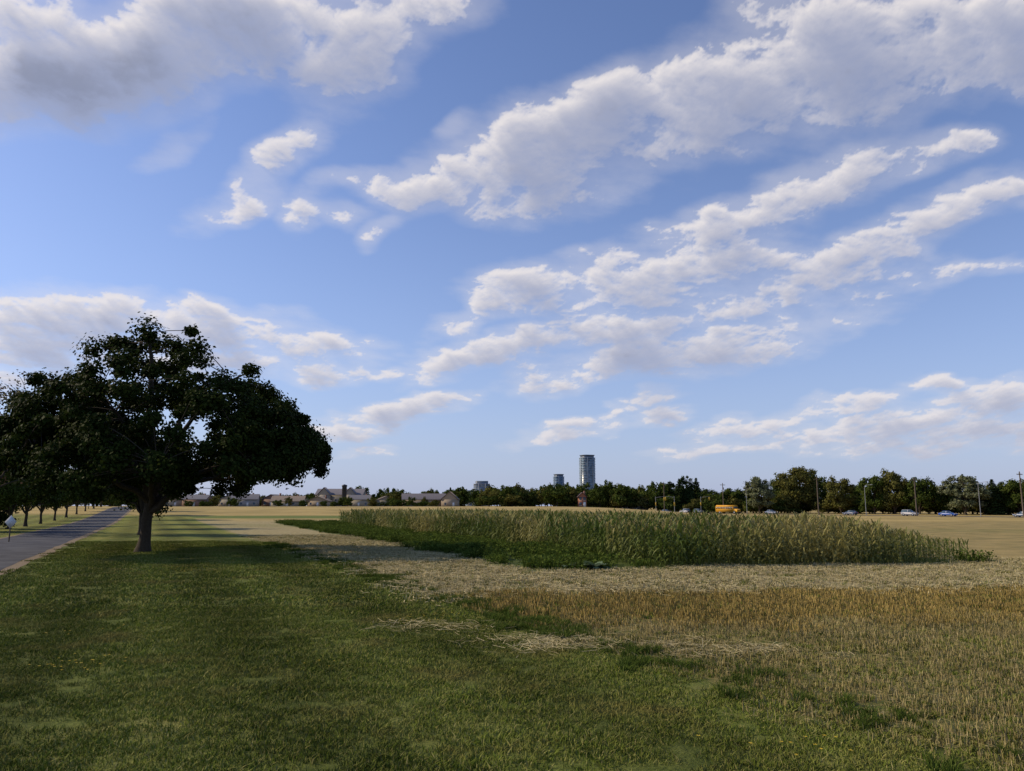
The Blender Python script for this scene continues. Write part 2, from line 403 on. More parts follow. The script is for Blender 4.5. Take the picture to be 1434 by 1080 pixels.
def build_tree(name, C, rad_, per, lsize, trunk_r, fork, top, mat, lean=(0, 0), limbs=8, flat=.75, twig=.03, ctr=None):
    q = QB(); C = np.asarray(C, float); rad_ = np.asarray(rad_, float)
    zz = np.linspace(0, 1, 9)
    fp = np.array([lean[0], lean[1], fork])
    path = np.stack([lean[0] * zz ** 1.3 + .04 * np.sin(zz * 6), lean[1] * zz, fork * zz], 1)
    rr = trunk_r * (1 + .7 * np.exp(-zz * 9)) * (1 - .18 * zz)
    path[0, 2] = -.15
    q.tube(path, rr, 12, 0)
    idx = [int(np.argmax(C[:, 2]))]
    dm = np.linalg.norm(C - C[idx[0]], axis=1)
    while len(idx) < limbs:
        j = int(np.argmax(dm)); idx.append(j); dm = np.minimum(dm, np.linalg.norm(C - C[j], axis=1))
    pts = []; prs = []
    for n_, j in enumerate(idx):
        tg = C[j]; st_ = fp + np.array([0, 0, -.25 * (n_ % 3)])
        mid = st_ + (tg - st_) * np.array([.3, .3, .75]) + np.array([0, 0, .10 * np.linalg.norm(tg - st_)])
        bp_ = bez(st_, mid, tg, 12); bp_[1:-1] += R.normal(size=(10, 3)) * .10
        r0 = trunk_r * (.5 if n_ else .7); rs = r0 * (1 - np.linspace(0, 1, 12)) ** .9 + twig
        q.tube(bp_, rs, 7, 0); pts.append(bp_[2:-1]); prs.append(rs[2:-1])
    pts = np.concatenate(pts); prs = np.concatenate(prs)
    for j in range(len(C)):
        if j in idx: continue
        tg = C[j]; dd = np.linalg.norm(pts - tg, axis=1) + np.maximum(0, pts[:, 2] - tg[2]) * 1.2
        k = int(np.argmin(dd)); st_ = pts[k]
        mid = (st_ + tg) / 2 + np.array([0, 0, .12 * dd[k]]) + R.normal(size=3) * .1
        r0 = min(prs[k] * .6, .03 + .03 * dd[k]) * (trunk_r / .4)
        q.tube(bez(st_, mid, tg, 5), np.linspace(max(r0, twig), twig * .6, 5), 5, 0)
    n = len(C); tot = n * per
    ci = np.repeat(np.arange(n), per)
    dr = R.normal(size=(tot, 3)); dr /= np.linalg.norm(dr, axis=1)[:, None]
    r = rad_[ci] * R.uniform(0, 1, tot) ** .55 * np.where(R.rand(tot) < .12, 1.35, 1.0) * R.uniform(.8, 1.1, tot)
    off = dr * r[:, None]; off[:, 2] *= flat
    Pp = C[ci] + off
    cen = C.mean(0) if ctr is None else np.array(ctr)
    out = Pp - cen; out /= np.linalg.norm(out, axis=1)[:, None] + 1e-6
    N = out * .5 + dr * .5 + R.normal(size=(tot, 3)) * .55 + np.array([0, 0, .35])
    N /= np.linalg.norm(N, axis=1)[:, None]
    L = lsize * R.uniform(.7, 1.35, tot)
    q.leaves(Pp, N, L, L * .85, 1)
    return q.mesh(name, [bark, mat])

def ellipsoid_clusters(n, rx, ry, rz, zc, cr, lump=.25, low_cut=-.9, seed=0):
    r_ = np.random.RandomState(seed); C = []; rd = []
    ph = r_.uniform(0, 6.28, 6)
    while len(C) < n:
        v = r_.normal(size=3); v /= np.linalg.norm(v)
        if v[2] < low_cut: continue
        az = math.atan2(v[1], v[0]); l = 1 + lump * (math.sin(az * 2 + ph[0]) * .4 + math.sin(az * 3 + ph[1] + v[2] * 3) * .4 + math.sin(v[2] * 6 + ph[2]) * .3)
        k = r_.uniform(.25, 1) ** .45 * l
        C.append((v[0] * rx * k, v[1] * ry * k, zc + v[2] * rz * k)); rd.append(cr * r_.uniform(.65, 1.25))
    return C, rd

# hero tree
xs = [-8.2, -7.3, -5.2, -3, -1, .8, 2, 4, 6, 8, 9.8, 10.8]
zt = [8.8, 10.0, 12.3, 13.3, 14.3, 14.8, 14.3, 13.7, 11.9, 10.4, 8.3, 6.9]
zb = [7.4, 5.8, 3.9, 3.0, 2.9, 2.9, 2.9, 3.1, 5.2, 3.8, 4.6, 6.1]
C = []; rd = []
while len(C) < 450:
    x = R.uniform(-8.2, 10.8); dmax = 8.4 * math.sqrt(max(.02, 1 - ((x - 1.2) / 9.7) ** 2))
    y = R.uniform(-dmax, dmax); kk = math.sqrt(max(0, 1 - (y / dmax) ** 2))
    b0 = np.interp(x, xs, zb); t0 = np.interp(x, xs, zt) + .35 * math.sin(x * 2.3); t1 = b0 + (t0 - b0) * (.25 + .75 * kk)
    if abs(x) < 1.6 and abs(y) < 6: b0 += .9
    r0 = R.uniform(.45, 1.2)
    if t1 - b0 < 1.3: r0 = .5
    lo, hi = b0 + r0 * .6, t1 - r0 * .65
    if hi <= lo: continue
    z = R.uniform(lo, hi)
    if R.rand() < .25 and lo + 1.4 < z < hi - 1.4 and abs(y) < dmax * .65: continue
    if math.sin(x * 1.7 + 1) * math.sin(z * 1.9) * math.cos(y * .5) > .7: continue
    C.append((x, y, z)); rd.append(r0)
hero = build_tree("maple_tree", C, rd, 380, .19, .34, 2.9, 13, L_maple, lean=(.25, 0), limbs=12, twig=.03, ctr=(1, 0, 7))
obj("maple_tree", hero, (-22.7, 48.2, 0))

def round_tree(name, rx, h, base, n, per, ls, mat, seed, tr=.28, lump=.3):
    rz = (h - base) / 2; C, rd = ellipsoid_clusters(n, rx * .85, rx * .85, rz * .86, base + rz, rx * .26, lump, seed=seed)
    return build_tree(name, C, rd, per, ls, tr, max(base * 1.0, 1.2), h, mat, limbs=7, ctr=(0, 0, base + rz * .8), twig=.05)

def conifer(name, rx, h, mat, seed, n=26, per=70, base=.8, ls=.55):
    r_ = np.random.RandomState(seed); q = QB()
    q.tube([(0, 0, -.1), (0, 0, h * .5), (0, 0, h * .98)], [.25, .15, .03], 7, 0)
    for i in range(n):
        f = i / (n - 1); z = base + (h - base) * f; rr = rx * ((1 - f) ** .75 + .04) * r_.uniform(.75, 1.15)
        nb = 9 if f < .8 else 6
        for k in range(nb):
            az = r_.uniform(0, 6.283); ln = rr * r_.uniform(.6, 1.1)
            e = np.array([math.cos(az) * ln, math.sin(az) * ln, z - .12 * ln]); s0 = np.array([0, 0, z + .1 * ln])
            q.tube([s0, (s0 + e) / 2, e], [.05, .035, .015], 4, 0)
            m_ = per // 3 + int(per * .67 * ln / rx) ; u = r_.uniform(.15, 1.05, m_) ** .7
            Cc = s0 + (e - s0) * u[:, None] + r_.normal(size=(m_, 3)) * np.array([.22, .22, .14]) * (.4 + ln * .3)
            N = r_.normal(size=(m_, 3)) * .6 + np.array([math.cos(az) * .4, math.sin(az) * .4, .6]); N /= np.linalg.norm(N, axis=1)[:, None]
            L = ls * r_.uniform(.6, 1.3, m_); q.leaves(Cc, N, L, L * .4, 1)
    return q.mesh(name, [bark, mat])

T_row = [round_tree("row_tree_mesh", 5.5, 12, 2.6, 80, 130, .34, L_green if s == 2 else L_maple, s, .26) for s in (1, 2)]
T_row.append(round_tree("row_tree_mesh", 5.0, 11, 2.4, 70, 130, .34, L_green, 3, .24))
C, rd = ellipsoid_clusters(130, 5, 5, 6, 9.5, 1.0, .3, seed=9)
T_sparse = build_tree("sparse_tree_mesh", C, rd, 34, .22, .22, 3.2, 16, L_red, limbs=12, twig=.03)
T_round = [round_tree("round_tree_mesh", 6, 13, .9, 80, 110, .55, mm, 20 + i, .3) for i, mm in enumerate((L_green, L_olive, L_grey, L_green))]
T_wide = [round_tree("wide_tree_mesh", 8.2, 15.5, 1.0, 110, 120, .6, mm, 30 + i, .4, .4) for i, mm in enumerate((L_green, L_olive))]
T_con = [conifer("conifer_mesh", 3.2, 14, L_pine, 40 + i) for i in range(2)]
T_dark = round_tree("dark_tree_mesh", 5.0, 15, 1.0, 90, 110, .5, L_pine, 55, .3, .55)

for i, y in enumerate((76, 96, 118, 142, 168, 196)):
    x = -1.2 - .46 * y
    obj("maple_tree", T_row[i % 3], (x, y, float(tz(x, y))), i * 1.3, (.8, .8, .78) if i == 0 else .85)
for i, y in enumerate((84, 95, 107, 121, 138, 156, 176, 198, 225, 255)):
    x = -17.5 - .46 * y
    obj("maple_tree", T_row[(i + 1) % 3], (x, y, float(tz(x, y))), i * 2.1 + .4, .70 + .05 * (i % 3))
obj("deciduous_tree", T_sparse, (-53.0, 78, 0), .6, 1.08)
obj("deciduous_tree", T_row[2], (-60, 86, 0), 2.6, .8)
obj("spruce_tree", T_con[0], (-64, 96, 0), 0, .7)

TL = [(.205, 330, T_dark, .84, .8), (.224, 325, T_dark, .98, .75), (.238, 330, T_con[0], 1.02, 1.3), (.250, 325, T_round[3], .8, .9), (.266, 320, T_round[0], .72, 1.), (.212, 340, T_wide[0], .65, .8), (.230, 335, T_wide[0], .7, .8), (.216, 322, T_con[1], .98, 1.2),
      (.283, 310, T_round[3], .8, 1.1), (.300, 320, T_wide[0], .66, .9),
      (.318, 285, T_round[2], 1.05, .95), (.370, 290, T_wide[1], 1.16, 1.05), (.350, 310, T_wide[0], .98, .8), (.394, 300, T_round[0], 1.14, .9), (.423, 275, T_round[1], 1.03, .85), (.446, 290, T_wide[0], .72, .8),
      (.466, 265, T_round[0], 1.06, .9), (.492, 262, T_round[1], 1.18, .9), (.524, 255, T_round[3], 1.0, .95), (.508, 275, T_wide[0], .8, .7), (.545, 262, T_wide[0], .62, .7),
      (.583, 240, T_round[2], .95, 1.1), (.562, 255, T_round[0], .72, .8), (.607, 245, T_round[1], .76, .8), (.620, 238, T_con[1], .76, 1.2), (.636, 240, T_round[3], .84, .8), (.652, 236, T_round[0], .88, .85), (.668, 236, T_round[1], .8, 1),
      (.69, 240, T_wide[0], .8, 1), (.72, 240, T_round[1], .9, 1), (.75, 240, T_wide[1], .9, 1)]
for i, (s, y, me, hs, ws) in enumerate(TL):
    nm = {id(T_con[0]): "spruce_tree", id(T_con[1]): "spruce_tree", id(T_dark): "pine_tree"}.get(id(me), "deciduous_tree")
    obj(nm, me, (s * y, y, 0), i * 1.77, (ws, ws, hs))

# distant mass of trees : one object
low = []
for i in range(5):
    r_ = np.random.RandomState(60 + i); q = QB(); q.tube([(0, 0, 0), (0, 0, 5)], [.3, .15], 5, 0)
    m_ = 1300
    if i < 3:
        Cc, rd = ellipsoid_clusters(26, 4.2, 4.2, 4.4, 5.4, 1.7, .35, seed=70 + i)
        ci = r_.randint(0, 26, m_); dr = r_.normal(size=(m_, 3)); dr /= np.linalg.norm(dr, axis=1)[:, None]
        Pp = np.array(Cc)[ci] + dr * np.array(rd)[ci][:, None] * r_.uniform(.4, 1, m_)[:, None]
    else:
        f = r_.uniform(0, 1, m_); az = r_.uniform(0, 6.28, m_); rr = 3.2 * (1 - f) ** .7 * r_.uniform(.4, 1.1, m_)
        Pp = np.stack([np.cos(az) * rr, np.sin(az) * rr, .3 + f * 9.5], 1); dr = np.stack([np.cos(az), np.sin(az), np.full(m_, .5)], 1)
    N = dr + r_.normal(size=(m_, 3)) * .5; N /= np.linalg.norm(N, axis=1)[:, None]
    q.leaves(Pp, N, r_.uniform(.6, 1.2, m_), r_.uniform(.5, .9, m_), 1)
    low.append(q.mesh("distant_tree_mesh", [bark, (L_green, L_olive, L_green, L_pine, L_pine)[i]]))
pts = []; sc_ = []; ix = []
def dt(s, y, sx, sz, i):
    x = s * y; pts.append((x, y, float(tz(x, y)) - .3)); sc_.append((sx, sx, sz)); ix.append(i)
for k in range(170):
    s = R.uniform(-.80, .32); y = R.uniform(470, 720); dt(s, y, R.uniform(.9, 1.5), R.uniform(.55, 1.05) * y / 600, R.choice([0, 1, 2, 0, 1, 3]))
for k in range(60):
    s = R.uniform(-.20, .10); y = R.uniform(450, 520); dt(s, y, R.uniform(.8, 1.3), R.uniform(.7, 1.2), R.choice([0, 1, 2, 3]))
for k in range(80):
    s = R.uniform(-.03, .21); y = R.uniform(325, 380); dt(s, y, R.uniform(.7, 1.3), R.uniform(.5, 1.0) * (1 + max(0, s) * 1.2), R.choice([0, 1, 2, 0, 1, 2]))
for k in range(150):
    s = R.uniform(.19, .85); y = 345 - 150 * s + R.uniform(-6, 16); dt(s, y, R.uniform(.6, 1.1), R.uniform(.4, .75), R.choice([0, 1, 2, 0, 1]))
for k in range(60):
    s = R.uniform(-1.0, -.5); y = R.uniform(300, 420); dt(s, y, R.uniform(.8, 1.3), R.uniform(.7, 1.0), R.choice([0, 1, 2]))
for k in range(34):
    s = R.uniform(-.42, -.10); y = R.uniform(370, 396); dt(s, y, R.uniform(.35, .6), R.uniform(.25, .5), R.choice([0, 1, 2, 0]))
rot = np.zeros((len(pts), 3)); rot[:, 2] = R.uniform(0, 6.28, len(pts))
scatter("distant_trees", pts, rot, sc_, ix, low)

# ------------------------------------------------------------------ corn
corn_leaf = foliage("corn_leaf", [(.055, .088, .014), (.090, .13, .024), (.14, .17, .042)], .3, .12, .35, spec=.12, patch=(.26, .24, .08), patch_scale=.09, rough=.5, plo=.45, phi=.62)
corn_top = foliage("corn_tassel", [(.32, .27, .11), (.45, .38, .17)], .2, spec=0)
def corn_plant(seed):
    r_ = np.random.RandomState(seed); q = QB(); H = r_.uniform(1.55, 1.8)
    q.tube([(0, 0, 0), (.01, 0, H * .6), (.02, .01, H)], [.016, .013, .006], 4, 0)
    base = r_.uniform(0, 3.14); nl = 11
    for i in range(nl):
        z0 = .12 + (H - .25) * i / (nl - 1); az = base + math.pi * (i % 2) + r_.normal() * .35
        L = (.55 + .30 * math.sin(math.pi * (i + 1) / (nl + 1))) * r_.uniform(.8, 1.1); w_ = .08 * r_.uniform(.8, 1.2)
        s = np.linspace(0, 1, 6); up = r_.uniform(.9, 1.4) + .25 * (i > 7); dn = r_.uniform(.8, 1.4) - .4 * (i > 7)
        h = L * (s * .62); z = z0 + L * (up * s - dn * s * s)
        z = np.maximum(z, .03)
        wd = w_ * np.sin(math.pi * np.clip(s * .86 + .12, 0, 1)) * .5 + .004
        dx, dy = math.cos(az), math.sin(az); tw = r_.normal() * .5
        c_ = np.stack([dx * h, dy * h, z], 1)
        sd = np.stack([-dy * np.cos(tw * s), dx * np.cos(tw * s), np.sin(tw * s)], 1) * wd[:, None]
        V = np.stack([c_ - sd, c_ + sd], 1).reshape(-1, 3)
        F = [(2 * k, 2 * k + 1, 2 * k + 3, 2 * k + 2) for k in range(5)]
        q.add(V, F, 0)
    for k in range(8):
        az = r_.uniform(0, 6.28); l = r_.uniform(.2, .32); o = np.array([math.cos(az), math.sin(az), 0]); pr = np.array([-o[1], o[0], 0]) * .009
        b0 = np.array([.02, .01, H]); b1 = b0 + o * .06 + np.array([0, 0, l * .7]); b2 = b0 + o * .14 + np.array([0, 0, l * (.6 + .4 * r_.rand())])
        q.add([b0 - pr, b0 + pr, b1 + pr, b1 - pr, b2 + pr, b2 - pr], [(0, 1, 2, 3), (3, 2, 4, 5)], 1)
    return q.mesh("corn_plant_mesh", [corn_leaf, corn_top])
def inpoly(x, y, poly):
    c_ = np.zeros(len(x), bool); j = len(poly) - 1
    for i in range(len(poly)):
        xi, yi = poly[i]; xj, yj = poly[j]
        c_ ^= ((yi > y) != (yj > y)) & (x < (xj - xi) * (y - yi) / (yj - yi + 1e-9) + xi); j = i
    return c_
poly = [(23.3, 39.8), (14.5, 36.8), (6.4, 35.6), (5.4, 38.5), (4.3, 43), (-.9, 58), (-12, 82), (-25.5, 114), (-24, 126), (-4, 126), (11, 80), (17, 60), (24.5, 43)]
u_ = np.arange(-60, 70, .74); v_ = np.arange(0, 160, .26)
UU, VV = np.meshgrid(u_, v_); UU = UU.ravel(); VV = VV.ravel()
dv = np.array([-.42, .907]); nv = np.array([.907, .42])
cx = UU * nv[0] + VV * dv[0] + R.normal(size=len(UU)) * .05 + 15; cy = UU * nv[1] + VV * dv[1] + R.normal(size=len(UU)) * .06 + 10
k = inpoly(cx, cy, poly) & (R.rand(len(cx)) > .06); cx = cx[k]; cy = cy[k]
far_ = cy > 85; k = ~far_ | (R.rand(len(cx)) < .6); cx = cx[k]; cy = cy[k]
s0 = (.50 + .5 * ssn(0, 7, 24.2 - cx + (cy - 40) * .3)) * (1 + .10 * np.sin(cx * .5) * np.sin(cy * .33)) * R.uniform(.82, 1.16, len(cx))
rot = np.zeros((len(cx), 3)); rot[:, 2] = R.uniform(0, 6.28, len(cx)); rot[:, :2] = R.normal(size=(len(cx), 2)) * .05
scatter("corn_field", np.stack([cx, cy, tz(cx, cy)], 1), rot, np.repeat(s0[:, None], 3, 1), R.randint(0, 7, len(cx)), [corn_plant(100 + i) for i in range(7)])

# ------------------------------------------------------------------ grass / stubble / weeds
def blades(n, h0, h1, w, area, lean, clump=0, seed=0, mi=0, q=None, rows=None, straight=False):
    r_ = np.random.RandomState(seed); q = q or QB()
    c_ = r_.uniform(-area, area, (n, 2))
    if clump:
        cc_ = r_.uniform(-area, area, (clump, 2)); h_ = int(n * (.5 if clump > 30 else 1)); c_[:h_] = (cc_[r_.randint(0, clump, n)] + r_.normal(size=(n, 2)) * .05)[:h_]
    if rows: c_[:, 0] = np.round(c_[:, 0] / rows) * rows + r_.normal(size=n) * .018
    h = r_.uniform(h0, h1, n); az = r_.uniform(0, 6.283, n); ln = np.abs(r_.normal(size=n)) * lean
    o = np.stack([np.cos(az), np.sin(az), 0 * az], 1); fz = r_.uniform(0, 6.283, n)
    pr = np.stack([np.cos(fz), np.sin(fz), 0 * az], 1) * (w * r_.uniform(.6, 1.3, n))[:, None] * .5
    b0 = np.stack([c_[:, 0], c_[:, 1], np.zeros(n) - .01], 1)
    b1 = b0 + o * (h * ln * .4)[:, None] + np.array([0, 0, 1]) * (h * .6)[:, None]
    b2 = b0 + o * (h * ln)[:, None] + np.array([0, 0, 1]) * (h * (1.0 if straight else .92))[:, None]
    tp = .8 if straight else .15
    if straight:
        V = np.stack([b0 - pr, b0 + pr, b2 + pr * tp, b2 - pr * tp], 1).reshape(-1, 3); F = np.arange(4 * n).reshape(-1, 4)
    else:
        V = np.stack([b0 - pr, b0 + pr, b1 - pr * .9, b1 + pr * .9, b2 - pr * tp, b2 + pr * tp], 1).reshape(-1, 3)
        k = np.arange(n) * 6
        F = np.concatenate([np.stack([k, k + 1, k + 3, k + 2], 1), np.stack([k + 2, k + 3, k + 5, k + 4], 1)])
    q.add(V, F, mi); return q
def lying(q, n, L, w, area, seed, mi, z=.03):
    r_ = np.random.RandomState(seed); c_ = np.stack([r_.normal(size=n) * area * .6, r_.normal(size=n) * area * .6, r_.uniform(.005, z, n)], 1)
    az = r_.uniform(0, 6.283, n); o = np.stack([np.cos(az), np.sin(az), r_.normal(size=n) * .12], 1) * (L * r_.uniform(.4, 1.2, n))[:, None] * .5
    pr = np.stack([-np.sin(az), np.cos(az), 0 * az + .3], 1) * w * .5
    V = np.stack([c_ - o - pr, c_ + o - pr, c_ + o + pr, c_ - o + pr], 1).reshape(-1, 3)
    q.add(V, np.arange(4 * n).reshape(-1, 4), mi); return q

G_lawn = foliage("lawn_grass", [(.070, .102, .013), (.11, .145, .022), (.16, .18, .040), (.28, .25, .095)], 0, .5, .35, spec=0, patch=(.20, .18, .055), patch_scale=.5, stripes=.2, plo=.48, phi=.72)
G_weed = foliage("weed_leaves", [(.045, .075, .012), (.075, .11, .020), (.11, .14, .032)], .2, .4, .4, spec=0)
G_straw = foliage("straw", [(.21, .165, .065), (.29, .235, .10), (.40, .335, .17)], 0, .3, .4, spec=0)
G_gold = foliage("golden_stubble", [(.21, .155, .045), (.29, .215, .07), (.39, .29, .11)], 0, .3, .4, spec=0)
G_pale = foliage("pale_straw", [(.29, .24, .115), (.40, .34, .175), (.52, .45, .26)], 0, .3, .4, spec=0)
lawn_v = [blades(1500, .03, .08, .010, .55, .9, clump=70, seed=200 + i).mesh("lawn_patch_mesh", [G_lawn]) for i in range(5)]
lawn_c = [blades(1000, .04, .10, .022, 1.0, .9, clump=70, seed=210 + i).mesh("lawn_patch_mesh", [G_lawn]) for i in range(4)]
stub_v = []
for i in range(6):
    gf = (0.35, .6, .9, 1.2, 1.6, 2.2)[i]
    q = blades(int(430 / (.7 + .5 * gf)), .06, .14, .008, .55, .25, seed=220 + i, mi=0, rows=.275, straight=True)
    lying(q, int(150 / gf ** .5), .16, .007, .6, 230 + i, 0); blades(int(700 * gf), .03, .09, .012, .55, .9, clump=28, seed=240 + i, mi=1, q=q)
    stub_v.append(q.mesh("stubble_patch_mesh", [G_straw, G_lawn]))
gold_v = []
for i in range(3):
    q = blades(460, .08, .17, .014, .7, .2, seed=250 + i, mi=0, rows=.28, straight=True)
    lying(q, 80, .2, .01, .7, 255 + i, 0); blades((250, 450, 700)[i], .04, .12, .018, .7, .9, clump=22, seed=258 + i, mi=1, q=q)
    gold_v.append(q.mesh("gold_patch_mesh", [G_gold, G_lawn]))
pale_v = []
for i in range(3):
    q = lying(QB(), 320, .28, .016, 1.0, 260 + i, 0, z=.10); blades(240, .06, .16, .016, 1.0, .5, seed=265 + i, mi=0, q=q, straight=True)
    blades((150, 300, 420)[i], .05, .14, .02, 1., .9, clump=20, seed=268 + i, mi=1, q=q)
    pale_v.append(q.mesh("pale_patch_mesh", [G_pale, G_lawn]))
weed_v = []
for i in range(4):
    r_ = np.random.RandomState(270 + i); q = blades(140, .2, .5, .03, .5, .6, clump=12, seed=275 + i, mi=0)
    n = 260; Cc = np.stack([r_.normal(size=n) * .35, r_.normal(size=n) * .35, r_.uniform(.05, .42, n)], 1)
    N = r_.normal(size=(n, 3)) * .5 + np.array([0, 0, .8]); N /= np.linalg.norm(N, axis=1)[:, None]
    q.leaves(Cc, N, r_.uniform(.07, .16, n), r_.uniform(.04, .1, n), 0); weed_v.append(q.mesh("weed_patch_mesh", [G_weed]))

def wobn(x, y): return .5 * np.sin(x * 1.3 + y * .7) + .35 * np.sin(y * 2.1 - x * .6) + .25 * np.sin(x * 3.1 + 1)
def region(y0, y1, dens, cond, wide=.74):
    sp_ = 1 / math.sqrt(dens); gx, gy = np.meshgrid(np.arange(-wide * y1, wide * y1, sp_), np.arange(y0, y1, sp_))
    x = gx.ravel() + R.uniform(-.3, .3, gx.size) * sp_; y = gy.ravel() + R.uniform(-.3, .3, gx.size) * sp_
    k = (np.abs(x) < wide * y + 2) & cond(x, y); return x[k], y[k]
e1 = lambda x, y: x + .47 * y - 9.4 + .5 * wobn(x, y)
notroad = lambda x, y: (x + .46 * y > -5.6) | (x + .46 * y < -13.6)
incorn = lambda x, y: (x + .423 * y - 15.4 > 0) & (x + .31 * y - 36.2 < 0) & (y - .27 * x - 33.4 > 0) & (y < 128)
def put(name, x, y, variants, s0=.85, s1=1.2, rotz=None, idx=None):
    n = len(x); rot = np.zeros((n, 3)); rot[:, 2] = R.uniform(0, 6.28, n) if rotz is None else rotz + R.choice([0, math.pi], n)
    s_ = R.uniform(s0, s1, n); print(name, n)
    if idx is None: idx = R.randint(0, len(variants), n)
    return scatter(name, np.stack([x, y, tz(x, y)], 1), rot, np.repeat(s_[:, None], 3, 1), idx, variants)
x, y = region(6.5, 22, 1.25, lambda x, y: (e1(x, y) < .25) & notroad(x, y)); put("lawn_grass", x, y, lawn_v)
x, y = region(21.5, 62, .40, lambda x, y: (e1(x, y) < .1) & notroad(x, y)); put("lawn_grass", x, y, lawn_c)
ra = math.atan(.47)
x, y = region(7, 20.5, 1.1, lambda x, y: (e1(x, y) > .0) & (y + wobn(x, y) < 19.8))
pn = 2.6 + 3.2 * fbm(x * .22, y * .35, 3, 80) + 2.2 * (1 - ssn(0, 3.5, e1(x, y))) - 1.6 * ssn(14, 19, y) + R.uniform(-.7, .7, len(x))
put("grain_stubble", x, y, stub_v, rotz=ra, idx=np.clip(np.round(pn), 0, 5).astype(int))
x, y = region(18, 27, .75, lambda x, y: (e1(x, y) > .1) & (y + wobn(x, y) > 18.8) & (y - .08 * x + wobn(x, y) < 25.2)); put("golden_stubble", x, y, gold_v, rotz=ra)
x, y = region(24, 75, .36, lambda x, y: (e1(x, y) > .2) & (y - .08 * x + wobn(x, y) > 24.6) & ~incorn(x, y) & ((y + .12 * x < 44) | (x + .31 * y < 33))); put("cut_straw", x, y, pale_v)
x, y = region(30, 125, .4, lambda x, y: incorn(x, y) & ~inpoly(x, y, poly), .6); put("weeds", x, y, weed_v, .7, 1.5)
yy = R.uniform(7, 60, 260); xx = 9.4 - .47 * yy + R.normal(size=260) * .5
put("grass_tufts", xx, yy, [blades(260, .08, .22, .012, .25, .8, clump=6, seed=290 + i).mesh("tuft_mesh", [G_weed]) for i in range(3)], .6, 1.1)
xx = np.concatenate([R.normal(.9, 1.3, 24), R.normal(4.0, .8, 14), R.normal(-1.5, 1.2, 6)]); yy = np.concatenate([R.normal(16.6, .35, 24), R.normal(15.3, .4, 14), R.normal(18.6, .4, 6)])
put("loose_straw", xx, yy, [lying(QB(), 55, .35, .009, .5, 300 + i, 0, .09).mesh("loose_straw_mesh", [G_pale]) for i in range(3)])
Fm = simple("yellow_petals", (.50, .36, .02), .6)
fl = []
for i in range(3):
    r_ = np.random.RandomState(310 + i); q = QB(); n = 6
    for k in range(n):
        px, py = r_.normal(size=2) * .3; h = r_.uniform(.06, .10); q.tube([(px, py, 0), (px, py, h)], [.003, .002], 4, 1)
        for j in range(5):
            az = j * 1.257 + r_.rand(); dx, dy = math.cos(az), math.sin(az); r0 = .018
            q.add([(px, py, h), (px + dx * r0 - dy * .009, py + dy * r0 + dx * .009, h + .006), (px + dx * r0 * 1.2, py + dy * r0 * 1.2, h + .004), (px + dx * r0 + dy * .009, py + dy * r0 - dx * .009, h + .006)], [(0, 1, 2, 3)], 0)
    fl.append(q.mesh("wild_flower_mesh", [Fm, G_weed]))
ctrs = [(-1.9, 19.5, .7, 8), (-13.5, 34, 1.5, 12), (-6.2, 23.5, .8, 5), (-7.3, 14.2, .7, 4), (3.5, 9.2, .3, 2), (-8, 18, 3, 3)]
xx = np.concatenate([R.normal(c[0], c[2], c[3]) for c in ctrs]); yy = np.concatenate([R.normal(c[1], c[2] * .5, c[3]) for c in ctrs])
put("yellow_wildflowers", xx, yy, fl)
q = QB(); r_ = np.random.RandomState(5)
for k in range(26):
    az = r_.uniform(0, 6.28); L = r_.uniform(.35, .6); s = np.linspace(0, 1, 5); up = r_.uniform(.5, 1.2)
    c_ = np.stack([np.cos(az) * L * s, np.sin(az) * L * s, L * (up * s - .55 * s * s) + .02], 1); wd = .16 * np.sin(math.pi * np.clip(s * .9 + .08, 0, 1)) + .01
    sd = np.stack([-np.sin(az) * wd, np.cos(az) * wd, 0 * wd], 1); V = np.stack([c_ - sd, c_ + sd], 1).reshape(-1, 3)
    q.add(V, [(2 * j, 2 * j + 1, 2 * j + 3, 2 * j + 2) for j in range(4)])
burd = q.mesh("burdock_mesh", [foliage("burdock_leaf", [(.12, .18, .09), (.19, .26, .15)], .2)])
obj("burdock_plant", burd, (3.6, 34.6, 0), 0, 1.3); obj("burdock_plant", burd, (2.7, 35.1, 0), 1, 1.0)

# ------------------------------------------------------------------ buildings
glass = simple("window_glass", (.06, .09, .12), .15, .6, var=.3, scale=.3)
white = simple("white_paint", (.7, .7, .68), .6)
def part(nm, q, mats, par): return obj(nm, q.mesh(nm, mats), parent=par)
def empty(name, loc, rot=0.):
    o = bpy.data.objects.new(name, None); COL.objects.link(o); o.location = loc; o.rotation_euler = (0, 0, rot); return o
def gable(q, x0, x1, y0, y1, z, rh, ov=.5, axis='x', mi=0):
    if axis == 'x':
        ym = (y0 + y1) / 2; a_ = [(x0 - ov, y0 - ov, z), (x1 + ov, y0 - ov, z), (x1 + ov, ym, z + rh), (x0 - ov, ym, z + rh), (x0 - ov, y1 + ov, z), (x1 + ov, y1 + ov, z)]
    else:
        xm = (x0 + x1) / 2; a_ = [(x0 - ov, y0 - ov, z), (x0 - ov, y1 + ov, z), (xm, y1 + ov, z + rh), (xm, y0 - ov, z + rh), (x1 + ov, y0 - ov, z), (x1 + ov, y1 + ov, z)]
    q.add(a_, [(0, 1, 2, 3), (3, 2, 5, 4)], mi)
    lo = [(p[0], p[1], p[2] - .25) for p in a_]; q.add(a_ + lo, [(0, 1, 7, 6), (4, 5, 11, 10), (6, 7, 8, 9), (9, 8, 11, 10), (0, 3, 9, 6), (3, 4, 10, 9), (1, 2, 8, 7), (2, 5, 11, 8)], mi)
